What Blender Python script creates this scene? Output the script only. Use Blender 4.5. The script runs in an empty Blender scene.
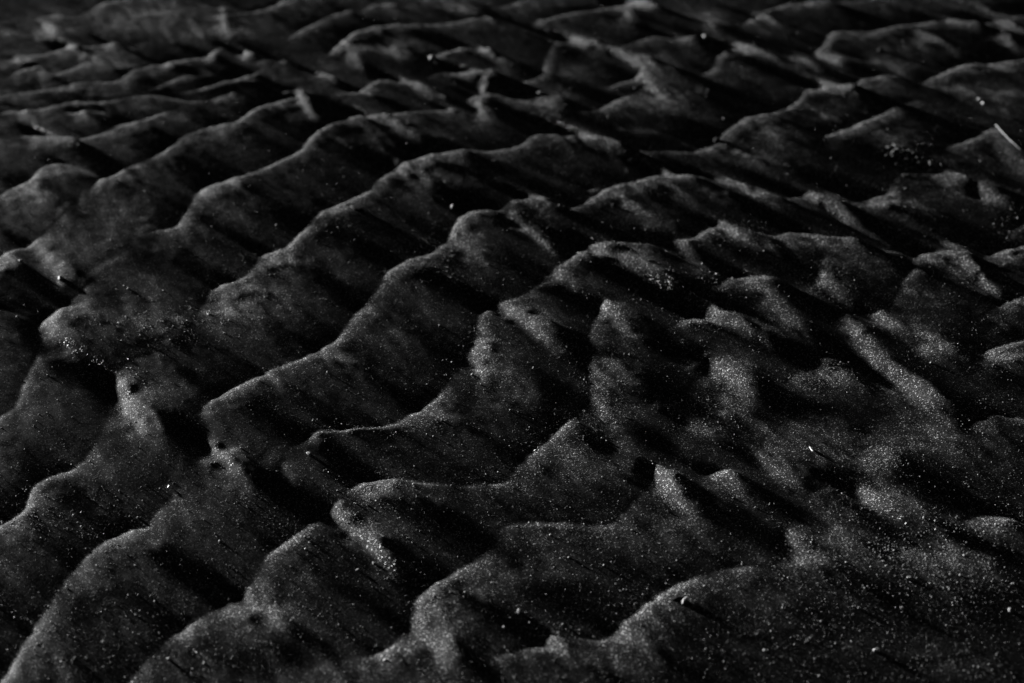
import bpy, bmesh, math, random
import numpy as np
from mathutils import Vector, Matrix, Euler

random.seed(7); rng = np.random.default_rng(7)
scene = bpy.context.scene
W, H = 1024, 683

# ------------------------------------------------------------------ camera
CAM_H, PITCH, LENS = 0.60, math.radians(31.0), 60.0
cd = bpy.data.cameras.new('camera'); cam = bpy.data.objects.new('camera', cd)
scene.collection.objects.link(cam); scene.camera = cam
cam.location = (0, 0, CAM_H); cam.rotation_euler = (math.radians(90) - PITCH, 0, 0)
cd.lens = LENS; cd.sensor_width = 36; cd.clip_start = 0.02; cd.clip_end = 3000
cd.dof.use_dof = True
FOCUS_DEPTH = 1.06
cd.dof.focus_distance = FOCUS_DEPTH; cd.dof.aperture_fstop = 7.0
FPX = LENS / 36.0 * W
cp, sp = math.cos(PITCH), math.sin(PITCH)

def ground(px, py, z):
    """where the sight line through a traced point of the picture meets height z"""
    a = (px - W / 2) / FPX; b = -(py - H / 2) / FPX
    dx, dy, dz = a, cp + b * sp, -sp + b * cp
    t = (z - CAM_H) / dz
    return dx * t, dy * t

# ------------------------------------------------------------------ relief: traced crests, folds and hollows
CR = []      # crests: (points, width of the hidden far side in mm, foot level)
RD = []      # secondary folds (ridges and grooves): points (x, y, level)
def C(pts, w=13, foot=0.0): CR.append((pts, w, foot))
def R(*pts): RD.append(list(pts))

# far, left
C([(0,25,.5),(25,22,.6),(45,16,.6),(57,14,.7),(68,17,.8),(82,14,.8),(96,6,.8),(115,-1,.8)],16)
C([(0,56,.5),(30,55,.7),(45,54,.8),(58,49,1),(68,45,1),(82,46,.8),(97,46,.7),(108,42,1),(126,46,.7),(140,48,.4)])
C([(5,79,.6),(20,70,.8),(40,66,.8),(52,73,.7),(70,69,.75),(86,60,.7)])
C([(0,95,.6),(25,92,.7),(60,86,.6),(85,82,.7),(115,81,.8),(130,71,.8),(150,66,.8),(165,63,1),(182,59,1),(198,57,.9),(211,53,1.2),(221,47,.8)],15)
C([(0,112,.6),(20,110,.8),(45,108,.8),(70,101,.8),(105,101,.8),(130,97,.8),(160,95,.8),(190,101,.8),(210,99,.8),(232,92,.8)],13)
C([(150,90,.5),(165,83,.7),(180,76,.8),(192,75,.7)],11,.2)
C([(180,93,.6),(200,88,.8),(215,84,.9),(235,78,1),(256,72,.9)],12,.1)
C([(60,114,.8),(80,111,1),(100,111,.8)],10,.3)
C([(95,133,.6),(110,128,.9),(125,123,1),(140,121,1),(156,115,.9),(180,108,.6)],12,.1)
C([(20,137,.8),(45,135,1),(60,138,1),(75,140,1),(95,135,.8),(112,128,.6)],13)
C([(85,205,.3),(88,194,.5),(98,181,1),(114,173,1.1),(132,166,.9),(150,158,.9),(160,152,.9),(170,146,.9),(185,135,.9),(200,130,.9),(215,125,1),(235,122,1.1),(246,114,1.1),(258,107,1),(280,100,1),(296,95,1)],15)
C([(0,195,.7),(15,186,.8),(28,180,1),(38,170,.8),(52,164,.8),(70,163,.8),(86,169,.8),(98,176,.7)],14)
R((25,182,.95),(38,195,.8),(50,210,.55))
R((60,150,.1),(80,155,.0),(92,162,.1)); R((80,178,.1),(78,192,-.1),(72,205,0))
# second long ripple
C([(145,234,.4),(160,230,.7),(175,226,.85),(183,215,.9),(190,205,.95),(197,193,1.1),(205,187,1.2),(225,180,1.1),(250,173,1),(262,168,1),(280,160,1),(300,150,1.1),(306,141,1.1),(318,130,1.1),(340,120,1.1),(360,115,1.2),(375,114,1.1),(400,112,.9),(430,111,.9),(447,108,1.1),(458,111,.9),(470,117,.6)],17)
C([(0,255,1),(20,248,.8),(33,242,1),(45,233,.7),(58,221,.5),(72,206,.35)],15)
R((34,243,1),(45,256,.95),(55,270,.85),(62,285,.7)); R((25,258,.5),(38,275,.35),(48,290,.2))
C([(0,417,.9),(10,411,.9),(18,402,.9),(22,388,1),(26,378,.9),(33,366,.8),(40,348,.8),(38,331,1),(44,319,1.1),(64,306,1.05),(80,293,.7),(98,276,.45),(120,262,.3)],15)
C([(-5,308,.6),(12,312,.7),(25,318,.3)],10,.1)
R((45,319,1.05),(58,330,.9),(75,335,.7)); R((64,306,1.05),(80,308,.95),(100,318,.7))
# third long ripple
C([(172,345,.3),(188,325,.4),(204,303,.8),(210,292,.9),(220,285,.95),(235,280,1),(247,275,.9),(257,262,.9),(263,253,1.1),(285,247,1.15),(300,232,1),(313,219,.95),(327,208,1),(345,202,1.05),(357,195,1),(370,190,1),(378,180,1),(387,173,1.1),(400,164,1.15),(430,154,1.2),(460,150,1.1),(480,151,1),(500,150,.95),(520,145,.95),(530,137,1),(545,134,1.1),(560,136,1),(580,134,1.1),(600,137,1),(620,143,.9),(650,150,.8),(690,152,.75),(703,148,.9),(712,145,1),(720,135,1),(732,127,1),(740,121,1.1),(755,115,1.1),(768,114,1),(785,108,1),(798,100,1.1),(805,91,1.1),(812,86,1.1),(830,84,1.1),(850,87,1),(862,80,1),(885,76,1.05),(902,80,.8)],17)
C([(921,84,.8),(930,79,.9),(942,74,1),(960,66,1.1),(990,65,1.1),(1024,62,1.1)],16)
C([(0,525,1),(14,517,1.05),(25,508,1.05),(28,496,1.05),(36,484,1),(50,476,1),(72,469,.9),(84,461,.85),(93,448,.75),(101,434,.7),(107,412,.75),(109,394,.95),(115,377,1.1),(130,362,.6),(160,350,.35)],16)
R((116,378,1.1),(122,398,1.1),(131,418,1.05),(142,430,.95),(160,445,.6))
R((30,497,1.05),(45,505,.8)); R((262,254,1.1),(280,256,1),(300,266,.8),(315,275,.6))
R((235,281,.95),(255,286,.9),(270,297,.7)); R((130,318,.75),(155,318,.8),(180,318,.8))
# fourth long ripple
C([(0,682,1.05),(14,660,1),(25,640,.95),(40,618,.9),(60,588,.85),(80,562,.9),(100,545,1),(118,534,1.05),(135,528,1.1),(146,527,.95),(155,515,.8),(170,500,.7),(179,484,.65),(187,468,.5),(196,448,.6),(200,430,.75),(200,412,1),(213,399,1.05),(230,389,1.1),(250,379,1.1),(267,371,1),(285,364,.95),(305,357,.95),(320,348,.9),(335,340,.9),(346,326,.9),(356,312,.9),(369,300,.85),(380,286,.9),(386,273,1.05),(396,264,1.15),(415,257,1.1),(433,251,1.05),(446,240,1.1),(455,223,1.15),(466,212,1.15),(480,209,1.1),(500,208,1),(515,200,1.05),(530,195,1.2),(546,200,1),(562,208,.85),(580,205,.95),(596,194,1.1),(612,186,1.1),(635,181,1.1),(647,178,1.05),(661,171,1.2),(672,174,1.05),(690,177,1),(717,177,1),(752,187,.9),(775,198,.8),(788,198,.85),(808,193,1.05),(815,194,.9)],17)
R((200,432,.8),(208,447,1.05),(222,458,1.05),(232,466,.95),(248,480,.75),(262,495,.5))
R((205,412,.95),(225,405,.8),(250,400,.7)); R((455,224,1.1),(460,240,1),(472,262,.8),(480,285,.5))
R((135,529,1),(155,545,.8)); R((267,372,1),(275,385,.85),(290,400,.6)); R((320,348,.9),(350,360,.8))
# long far slope of the third ripple : folds
R((352,117,1.15),(370,128,.95),(390,144,.75),(402,156,.5)); R((362,117,.95),(385,131,.65),(410,148,.3),(418,156,.15))
R((375,115,1.1),(400,126,1),(420,138,.85),(440,149,.6)); R((320,131,.9),(345,140,.65),(370,158,.3))
R((395,165,1.1),(420,190,.8),(430,210,.5)); R((420,172,1.0),(445,185,.8),(465,200,.4))
R((600,140,.95),(620,160,.75),(645,178,.4)); R((430,156,1.1),(470,165,.7),(520,185,.35))
# band between third and fourth, right
R((700,158,.5),(730,168,.45),(765,180,.4)); R((735,150,.95),(765,165,.75),(800,185,.4))
R((805,105,1),(840,122,.75)); 
R((812,195,1.05),(833,207,1.05),(850,221,1),(870,235,.9),(890,246,.8)); R((843,203,.2),(860,216,-.05),(878,232,-.05),(893,245,.1))
R((820,203,.6),(830,214,.45),(845,228,.5))
R((530,196,1.15),(540,208,.9),(555,225,.6)); R((512,212,1.05),(530,232,1.0),(550,250,.8),(562,256,.5))
R((560,213,.35),(575,225,.1),(590,236,.05)); R((512,232,.45),(530,248,.1),(545,262,-.05))
R((605,190,1.05),(630,202,1.0),(650,214,.95),(672,228,.75)); R((625,186,.85),(650,200,.65),(680,222,.35))
R((660,175,1.1),(680,190,.95),(698,208,.7)); R((672,182,.8),(700,200,.4),(718,215,.1))
R((716,178,1.05),(735,184,1.1),(752,190,1.05),(775,205,.8)); R((700,188,.85),(720,195,.8),(745,207,.5)); R((730,195,.4),(760,213,.1),(775,222,.05))
# fifth ripple
C([(272,466,.2),(285,452,.4),(300,443,.7),(308,436,.9),(318,431,1),(345,429,1),(375,427,1),(398,422,1),(412,413,1.05),(424,406,1.1),(434,399,1.05),(446,386,.85),(456,370,.8),(465,356,.9),(474,340,1),(478,325,1.05),(481,313,1.1),(493,305,1.1),(510,300,.9),(525,294,.8),(539,284,.9),(550,272,1.1),(564,262,1.15),(579,251,1.2),(592,243,1.2),(617,241,1.1),(640,243,1),(661,247,.85),(670,241,1),(677,239,1.1),(690,238,1),(700,233,1),(712,226,1.1),(723,222,1.15),(733,227,1),(750,231,.85),(770,236,.85),(782,235,1),(800,231,1.15),(818,233,1.1),(830,236,1.05),(850,241,1),(868,246,.95),(885,251,.9),(902,253,.8)],16)
R((425,407,1.05),(440,413,1),(455,422,.75)); R((318,434,.4),(350,436,.35),(400,434,.4)); R((325,450,-.1),(360,455,-.15),(400,455,-.1))
R((283,465,.7),(292,478,.7),(300,490,.4)); R((283,455,.1),(276,470,-.1),(278,485,0))
R((474,342,1),(476,360,1.0),(485,372,1.0),(500,372,.8)); R((493,306,1.1),(512,312,1.15),(530,324,1.1),(546,338,.95),(560,352,.6))
R((492,322,.7),(510,325,.7),(525,335,.5),(540,352,.2),(550,370,0),(556,395,-.15),(550,415,-.05))
R((520,300,.8),(545,310,.7),(570,325,.4)); R((530,283,.3),(545,290,.25),(565,295,.3))
R((553,273,1.1),(575,285,.9),(590,300,.5)); R((560,294,.5),(580,305,.2),(588,320,.0))
R((583,253,1.2),(600,252,1.2),(620,256,1.2),(640,264,1.15),(655,274,1.1),(670,285,.95),(684,293,.6)); R((605,265,.5),(630,275,.15),(650,290,-.1),(665,305,-.2),(670,318,-.1)); R((610,280,.3),(630,300,-.05),(650,318,-.15))
R((640,247,.95),(660,262,.8),(690,285,.4)); R((677,241,1.1),(690,255,1.05),(705,270,.9),(720,281,.6)); R((665,257,.4),(680,270,.3))
R((693,242,.2),(708,256,.05),(722,270,-.05)); R((722,224,1.1),(738,234,1.05),(760,248,.7)); R((700,243,.7),(720,248,.5),(740,262,.1))
R((767,235,.6),(778,246,.25),(790,260,.0),(800,275,-.1)); R((782,237,1),(795,248,.8),(805,262,.5)); R((768,246,.9),(780,258,.7)); R((775,262,0),(790,275,-.1),(805,280,-.1))
R((822,254,.15),(818,262,0),(812,272,-.1)); R((800,233,1.1),(830,245,.9),(860,265,.7),(890,285,.4))
# mounds of the broken field at the right
C([(808,285,.3),(814,276,.6),(820,264,.8),(826,256,.8)],8,.1)
R((818,272,1),(826,282,1),(838,294,.85),(850,305,.6)); R((850,270,.5),(865,285,.1),(875,300,-.1),(885,306,-.1))
C([(660,334,.4),(672,328,.8),(684,321,1),(698,314,1.1),(712,309,1.2),(722,312,1.1),(733,302,.6)],14)
C([(703,292,.5),(720,284,.8),(737,276,1.05),(750,275,1.1),(766,277,1),(780,283,.8),(790,291,.5)],12)
R((714,311,1.15),(735,322,1.1),(752,332,1),(770,344,.85),(790,356,.5)); R((690,327,.4),(715,328,.15),(740,338,0),(765,353,-.1),(785,365,-.1))
R((788,290,.1),(800,303,-.1),(812,318,-.15),(826,334,-.1),(840,352,-.05),(858,364,0),(880,380,.1))
R((760,285,1),(785,310,.95),(805,330,.85),(815,345,.6)); R((795,285,.5),(810,295,.6),(830,310,.6))
C([(833,322,.5),(843,316,.8),(855,315,.7),(868,313,.85),(878,312,1)],9,.1)
R((843,318,1),(852,328,1.05),(860,340,1.05),(867,352,1.1),(875,364,1.1),(888,374,1.1),(900,382,1.15),(912,386,1.15),(921,391,1.1),(930,400,1.0),(942,407,.8),(960,420,.4))
R((870,313,1),(885,322,1),(900,332,.9),(915,345,.7)); R((875,330,.5),(888,345,.0),(900,358,-.25),(910,368,-.2),(930,378,-.1),(960,395,0))
C([(888,312,.4),(896,299,.7),(902,284,.8),(911,271,1),(913,258,1.05),(925,252,1.1),(942,250,1.1),(950,252,1)],11,-.05)
R((940,243,.9),(950,248,1.1),(962,256,1.15),(972,266,1.15),(980,277,1.1),(990,289,1.05),(1004,301,.8)); R((975,262,.1),(990,275,-.2),(1005,286,-.2),(1020,293,0))
R((932,243,.1),(940,247,.0)); R((965,275,.9),(965,300,.5),(975,325,0),(978,345,-.15))
C([(975,262,.5),(985,257,.9),(1003,251,1.1),(1024,247,1.1)],9,.1); R((985,258,.9),(1003,272,.85),(1024,283,.8))
C([(975,320,.4),(988,314,.7),(1002,304,.9),(1024,296,.9)],10,.05)
C([(972,365,.4),(980,355,.7),(988,350,1),(1005,345,.9),(1024,340,.9)],10); R((985,358,1.05),(1000,360,1),(1015,368,.7))
R((1000,378,.3),(1024,385,.3))
# centre : lower forms
C([(473,484,.6),(492,483,.7),(506,482,.7),(514,471,.7),(526,458,.8),(536,449,.85),(547,441,.9),(562,425,.95),(577,416,.85),(588,405,.8),(590,392,.85),(590,376,.9),(588,362,1),(587,345,1),(593,325,1.0),(602,303,1.1),(610,303,1)],13)
R((589,362,1),(600,372,.95),(620,380,.8)); R((603,305,1.1),(613,318,1.05),(630,335,.85),(645,352,.4)); R((590,395,.8),(605,412,.85),(615,425,.8))
R((575,430,.6),(590,437,.3),(605,445,.2)); R((555,460,.8),(565,475,.75)); R((650,345,.1),(668,362,-.1),(678,380,-.1)); R((662,400,-.2),(668,425,-.25),(655,445,-.2),(640,462,-.05))
C([(655,412,.2),(668,402,.5),(682,392,.7),(700,378,.8),(706,362,.9),(710,357,1)],9,.0)
R((705,355,1.05),(715,364,1.1),(724,374,1.1),(734,386,1.05),(744,400,.9),(752,412,.6)); R((690,368,.7),(700,360,.8))
R((760,370,.1),(768,385,-.2),(768,402,-.3),(760,415,-.2)); R((690,420,.7),(705,430,.8),(725,436,.7),(735,445,.5))
R((700,443,.1),(720,448,.0),(735,460,-.1),(745,472,-.1)); R((670,445,.5),(695,458,.5),(715,465,.4))
C([(780,395,.3),(790,380,.6),(805,368,.8),(820,358,.9),(835,358,.8)],10,-.05)
R((815,366,1),(830,372,1.1),(845,378,1.0),(858,390,.7)); R((790,402,.35),(812,406,.3),(832,410,.3)); R((800,415,.6),(825,420,.7),(845,420,.6)); R((870,408,.1),(868,420,-.1),(862,432,0))
R((905,405,.8),(920,420,.85),(935,430,.9),(950,438,.85),(962,445,.6))
R((868,450,.9),(880,455,1),(890,452,.9)); R((862,448,.8),(880,430,.6),(895,420,.6)); R((890,470,.6),(905,480,.3)); R((915,460,.1),(930,478,-.3),(945,492,-.4),(955,505,-.2))
C([(960,430,.4),(975,422,.6),(995,415,.8),(1020,418,.8)],9,.1)
C([(955,528,.3),(970,518,.6),(985,514,.8),(1005,516,.9),(1024,522,.8)],12,-.05)
C([(340,499,.9),(350,489,1.1),(362,482,1.2),(375,478,1.25),(400,479,1.1),(430,483,.9),(450,485,.7),(473,486,.6)],14)
C([(128,683,.8),(148,658,.8),(166,641,.85),(186,626,.85),(207,614,.8),(226,605,.85),(243,594,.9),(256,577,.85),(262,565,.9),(270,553,1.05),(284,542,1),(299,532,1),(314,522,1),(328,511,1),(340,500,1)],15)
R((330,511,1.05),(338,518,1.15),(350,528,1.15),(362,538,1.1),(380,551,.95),(400,563,.8),(425,575,.5)); R((340,500,1.0),(345,506,.7))
R((315,530,.75),(340,545,.6),(370,560,.5)); R((385,500,.6),(410,512,.3),(440,525,-.05),(465,540,-.25),(462,555,-.2)); R((400,484,1),(430,498,.8),(460,512,.4))
R((244,598,.95),(255,604,1.0),(268,612,1.0),(282,624,.85)); R((225,625,.65),(260,640,.5)); R((300,560,.7),(330,580,.5)); R((275,560,.9),(300,553,.8))
C([(369,658,.8),(378,652,.95),(392,646,1),(402,636,.95),(409,626,.95),(413,612,1),(415,599,1.1),(432,585,1.05),(450,574,1),(466,565,.9),(485,553,.7),(493,541,.5),(500,530,.5),(516,524,.65),(555,522,.75),(580,524,.7),(611,523,.7),(622,514,.7),(634,502,.7),(645,492,.8),(652,478,1),(656,466,1.15),(664,470,1)],15)
R((656,468,1.15),(664,480,1.2),(672,490,1.15),(682,502,1.05),(692,516,.8),(705,530,.5)); R((648,492,.7),(660,500,.5),(672,512,.4))
R((695,478,.1),(700,495,-.1),(712,512,-.15),(718,530,-.1)); R((415,601,1.1),(422,618,1.1),(430,634,1.1),(440,645,1.05),(452,656,.9)); R((440,600,.9),(470,600,.7),(500,610,.5))
R((555,455,.7),(600,470,.6),(630,485,.4)); R((480,488,.7),(500,500,.45),(540,512,.3)); R((440,487,.6),(455,500,.4),(480,515,.15))
R((600,527,.7),(640,540,.65),(680,548,.5)); R((470,590,.8),(520,575,.7),(560,575,.6),(620,580,.3)); R((580,600,.2),(610,610,.0))
C([(499,655,.6),(520,651,.8),(541,644,.95),(553,632,1.1),(562,638,.8),(583,638,.65),(601,640,.8),(613,632,.9),(625,621,1),(646,604,1.05),(668,589,1),(689,579,.95),(705,575,.8),(722,570,.7),(742,566,.7),(760,568,.5),(772,572,.3)],14)
R((553,633,1.1),(562,650,.9),(575,665,.6)); R((500,660,.6),(540,672,.5)); R((620,628,1),(632,637,.95),(650,650,.7)); R((668,592,1),(680,605,.8)); R((715,600,.3),(720,630,.15),(716,660,.1),(715,690,.1))
R((460,640,.2),(480,665,.0),(490,690,.0)); R((305,683,.7),(318,670,.8),(335,668,.7)); R((350,600,.6),(385,612,.3))
# lower right, gentle
C([(690,500,.2),(697,485,.5),(705,474,.8),(722,470,.95),(735,470,.8),(745,474,.5)],10,.0)
R((720,472,.95),(738,486,.85),(750,505,.5)); R((755,452,.8),(766,461,1),(780,472,.95),(800,482,.8)); R((750,462,.4),(760,475,.1),(775,485,.1))
C([(757,586,.2),(772,570,.5),(780,562,.7),(785,548,.85),(787,530,.95),(793,522,.7),(805,505,.4)],10,-.05)
R((787,532,.95),(795,545,.95),(805,558,.95),(816,566,.75),(830,575,.4)); R((800,520,.4),(840,530,.6),(870,545,.4))
C([(800,505,.4),(815,492,.6),(835,487,.8),(852,488,.8)],8,.2); R((850,489,.8),(866,496,1),(880,505,1.0),(895,514,.85),(910,525,.6)); R((850,502,.2),(870,515,.1),(895,530,.1))
R((880,560,.5),(910,545,.6),(950,550,.6),(990,560,.6)); R((950,535,.3),(985,545,.2),(1020,555,.2)); R((880,585,.3),(905,595,.2)); R((990,595,.3),(1020,600,.3))
R((800,610,.2),(860,622,.1),(920,625,.2)); R((960,585,.6),(975,600,.3),(1015,610,.3)); R((740,640,.05),(780,635,.0),(820,615,.2),(850,598,.4)); R((840,668,-.2),(900,665,-.1),(1000,650,.0)); R((720,695,-.3),(800,695,-.5),(900,700,-.5),(1040,700,-.4))
# deep hollow with pale flecks, right of the middle
C([(826,136,.9),(836,132,1.05),(848,128,1.1),(862,122,1.1),(880,114,.95),(900,105,.9),(916,101,.6)],14)
R((865,126,.9),(885,135,.8),(905,140,.6)); R((820,138,.1),(824,152,-.1),(835,165,-.2)); R((840,150,-.25),(860,170,-.35),(872,185,-.3)); R((885,160,-.1),(905,165,-.05),(925,160,0))
C([(848,205,.8),(858,201,.95),(872,197,1),(888,192,.95),(892,183,.8),(900,175,.7),(915,173,.75),(935,172,.85),(955,174,.9),(970,180,.7)],13,-.2)
R((900,203,.9),(930,215,.7),(960,235,.5)); R((925,200,.5),(950,215,.15),(975,228,-.05),(995,238,-.1)); R((935,176,.9),(960,195,.8),(985,212,.6))
C([(938,162,.4),(942,153,.8),(950,146,.95),(966,141,.95),(980,134,.95),(990,129,.95),(998,131,.85)],13)
R((993,131,.9),(1003,143,.85),(1014,155,.8),(1024,168,.75)); R((985,150,.6),(1000,165,.4)); R((1005,130,.1),(1018,140,-.05),(1030,150,0))
R((973,181,.1),(974,196,.1)); R((978,182,.9),(982,192,1),(992,200,1),(1006,204,.8)); R((995,180,.0),(1010,190,-.1),(1024,195,0))
C([(1000,246,.6),(1010,235,.8),(1020,226,.9),(1034,215,.9)],11)
# far right
C([(770,76,.4),(778,83,.5),(800,87,.6),(816,84,.5)],8,.0)
C([(813,54,.8),(822,46,1),(829,35,1),(838,32,.9),(850,32,.95),(870,32,1.1),(890,27,1),(910,26,1),(935,22,1.05),(950,20,1.1),(975,25,.9),(995,21,1),(1010,23,.95),(1024,30,.8)],18)
R((915,33,.95),(930,38,1),(947,46,1),(960,58,.7)); R((940,36,.5),(955,45,.3)); R((990,23,1),(1005,36,1),(1012,48,.9),(1020,60,.6)); R((965,32,.4),(985,42,.2),(1005,52,.1))
R((818,54,1),(835,60,1),(845,68,.6)); R((845,52,.1),(855,60,-.1)); R((860,63,.0),(880,68,-.1),(895,73,0)); R((797,56,.9),(808,62,.95),(818,72,.8),(826,81,.5)); R((812,57,.0),(825,68,-.05),(838,78,0))
R((870,62,.9),(885,64,.9),(898,72,.8),(912,82,.5)); R((905,82,.1),(920,92,-.1),(932,97,0)); R((930,84,.7),(955,96,.7),(985,110,.6),(1010,120,.5)); R((940,95,.2),(970,108,.1),(1000,120,.1)); R((965,100,.5),(1010,92,.9))
R((925,85,.9),(980,95,.75),(1024,105,.5)); R((865,80,1),(890,92,.8),(915,98,.4)); R((1000,118,.3),(1024,124,.2))
C([(752,14,.7),(770,10,.8),(790,4,.9),(812,3,.9),(850,2,.8),(880,-2,.8)],15); R((765,9,.3),(780,14,.2),(800,30,.4)); R((790,38,-.1),(805,46,-.2),(818,42,-.1))
C([(742,26,.6),(750,20,.8),(762,15,.9),(775,22,.8)],12); R((968,3,.8),(985,12,.9),(1005,18,.9),(1024,20,.9)); R((968,12,.1),(985,20,.0)); R((1005,8,.1),(1024,11,0)); R((880,5,.8),(910,12,.6))
# far middle
C([(534,24,.7),(550,18,.9),(575,13,1),(600,9,1.05),(620,5,1.1),(640,3,1.1),(658,8,.9)],17)
R((626,8,1.05),(628,15,1.1),(632,28,.8)); R((640,14,.2),(646,25,-.1),(645,37,-.2))
C([(600,42,.6),(625,45,.8),(645,39,.9),(675,37,1),(695,40,.9),(705,48,.5)],12,-.05)
C([(513,83,.7),(525,81,.8),(536,78,.9),(542,72,1.05),(545,62,.9),(550,50,.8),(557,41,.9),(572,39,1),(588,41,1.1)],14)
R((588,41,1.1),(602,47,1.1),(614,53,1.1),(628,62,1.1),(642,70,1.05),(655,76,.9)); R((605,55,.4),(620,62,.2),(633,71,.1)); R((590,48,.7),(600,60,.6),(610,72,.5))
C([(606,89,.5),(618,83,.8),(630,79,.9),(640,72,1)],11,.0); R((650,76,1),(665,90,.9),(670,100,.8))
C([(694,77,.6),(704,73,.9),(714,67,.9),(717,57,1),(724,50,1.05),(733,46,1.1),(750,48,1),(768,55,.8),(785,62,.5)],14,-.15)
R((705,15,.8),(712,26,.95),(718,40,.5)); R((728,5,.4),(735,20,.0),(732,38,-.15),(725,46,-.1)); R((760,52,.7),(775,72,.5),(765,88,.4)); R((700,82,.4),(715,95,.2),(730,108,.0),(745,118,0))
C([(566,111,.6),(582,111,.75),(598,110,.85),(608,104,1),(616,99,1.1),(626,97,1)],11,-.05)
R((512,101,.9),(528,100,1),(542,101,1.1),(556,107,1),(570,115,.8)); R((512,112,.1),(535,118,-.1),(560,128,-.1),(575,131,0)); R((512,90,.4),(530,94,.1)); R((592,92,-.1),(600,100,-.2),(590,106,-.1))
R((575,132,1),(582,145,.4)); R((645,80,1.1),(665,100,1),(700,115,.6)); R((620,118,.4),(660,130,.2),(700,140,.1))
# far, centre-left
C([(328,54,.7),(336,46,1.05),(345,38,1.05),(354,31,1),(370,28,1),(385,26,1.05),(410,25,1),(440,24,.95),(468,19,1),(484,17,1),(494,22,.8)],15)
R((345,40,1.0),(352,52,.95),(362,68,.7)); R((385,30,.5),(410,35,.3),(430,38,.3)); R((392,42,.9),(396,49,1),(408,58,.8)); R((365,55,.2),(372,68,-.1)); R((420,62,.1),(416,70,-.1)); R((478,32,.2),(480,42,-.05))
C([(431,59,.9),(442,54,1),(455,49,1.05),(472,47,1.1),(488,50,1),(496,58,.8)],12); R((450,56,.3),(475,62,-.1),(490,66,-.1)); R((496,58,1),(502,70,.8),(512,84,.8))
C([(428,77,.7),(440,73,.9),(455,72,1.05),(478,71,1.1),(490,73,1)],10,.1); R((455,80,.2),(475,86,.0)); R((485,72,1.1),(482,90,1.05),(478,108,1.1),(486,118,.9))
C([(326,98,.5),(340,93,.8),(358,91,1),(370,84,.9),(380,80,1.05),(400,79,1.05),(412,82,.9)],12); R((345,98,.2),(370,102,.0),(390,106,0)); R((378,86,.4),(400,92,.1),(420,103,0)); R((412,82,1),(428,90,1),(445,98,.8)); R((425,82,.3),(440,92,.1),(455,98,0))
R((366,93,1),(385,102,.7)); R((492,98,.1),(500,108,-.2),(508,118,-.2)); C([(458,112,.6),(466,104,.9),(470,97,1.1),(480,95,1.05)],9,.1)
C([(486,92,.6),(500,95,.8),(512,99,.95)],8,.2)
C([(284,41,.4),(295,33,.8),(310,25,.9),(328,17,.95),(346,10,.9)],14); C([(200,9,.5),(230,14,.6),(256,10,.9),(275,4,.9),(290,-3,.8)],14)
R((222,8,.9),(224,22,.95),(228,38,.8)); R((234,3,.1),(234,15,-.1),(233,26,-.1)); R((222,56,.2),(228,50,-.1),(236,58,-.1)); C([(236,56,.7),(244,52,1.1),(252,55,.8)],9); R((260,48,.1),(290,50,.0),(305,52,.1))
R((286,92,1.15),(298,92,1.15),(304,103,1.05),(312,114,.9),(322,122,.7)); R((308,94,.2),(318,106,-.2),(326,116,-.1)); C([(256,62,.6),(280,60,.9),(292,64,.7)],9,.2); C([(300,72,.6),(318,72,.9),(335,78,.8),(345,84,.5)],9,.2)
C([(355,12,.5),(380,3,.8),(400,6,.7)],10,.2); R((430,0,.8),(450,6,.9),(468,12,.9),(480,17,.7)); R((410,6,.7),(440,12,.2),(460,18,.1)); C([(500,8,.5),(515,3,.7),(530,0,.7)],10,.1)
R((68,3,-.1),(74,9,-.3)); R((40,20,.7),(48,28,.9),(50,38,.7)); R((25,40,0),(28,48,-.2)); R((235,84,.1),(250,85,0)); R((0,86,-.1),(15,88,-.2),(25,90,0)); R((130,20,.6),(150,14,.8),(190,18,.5)); R((180,40,.6),(195,30,.8))

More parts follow.
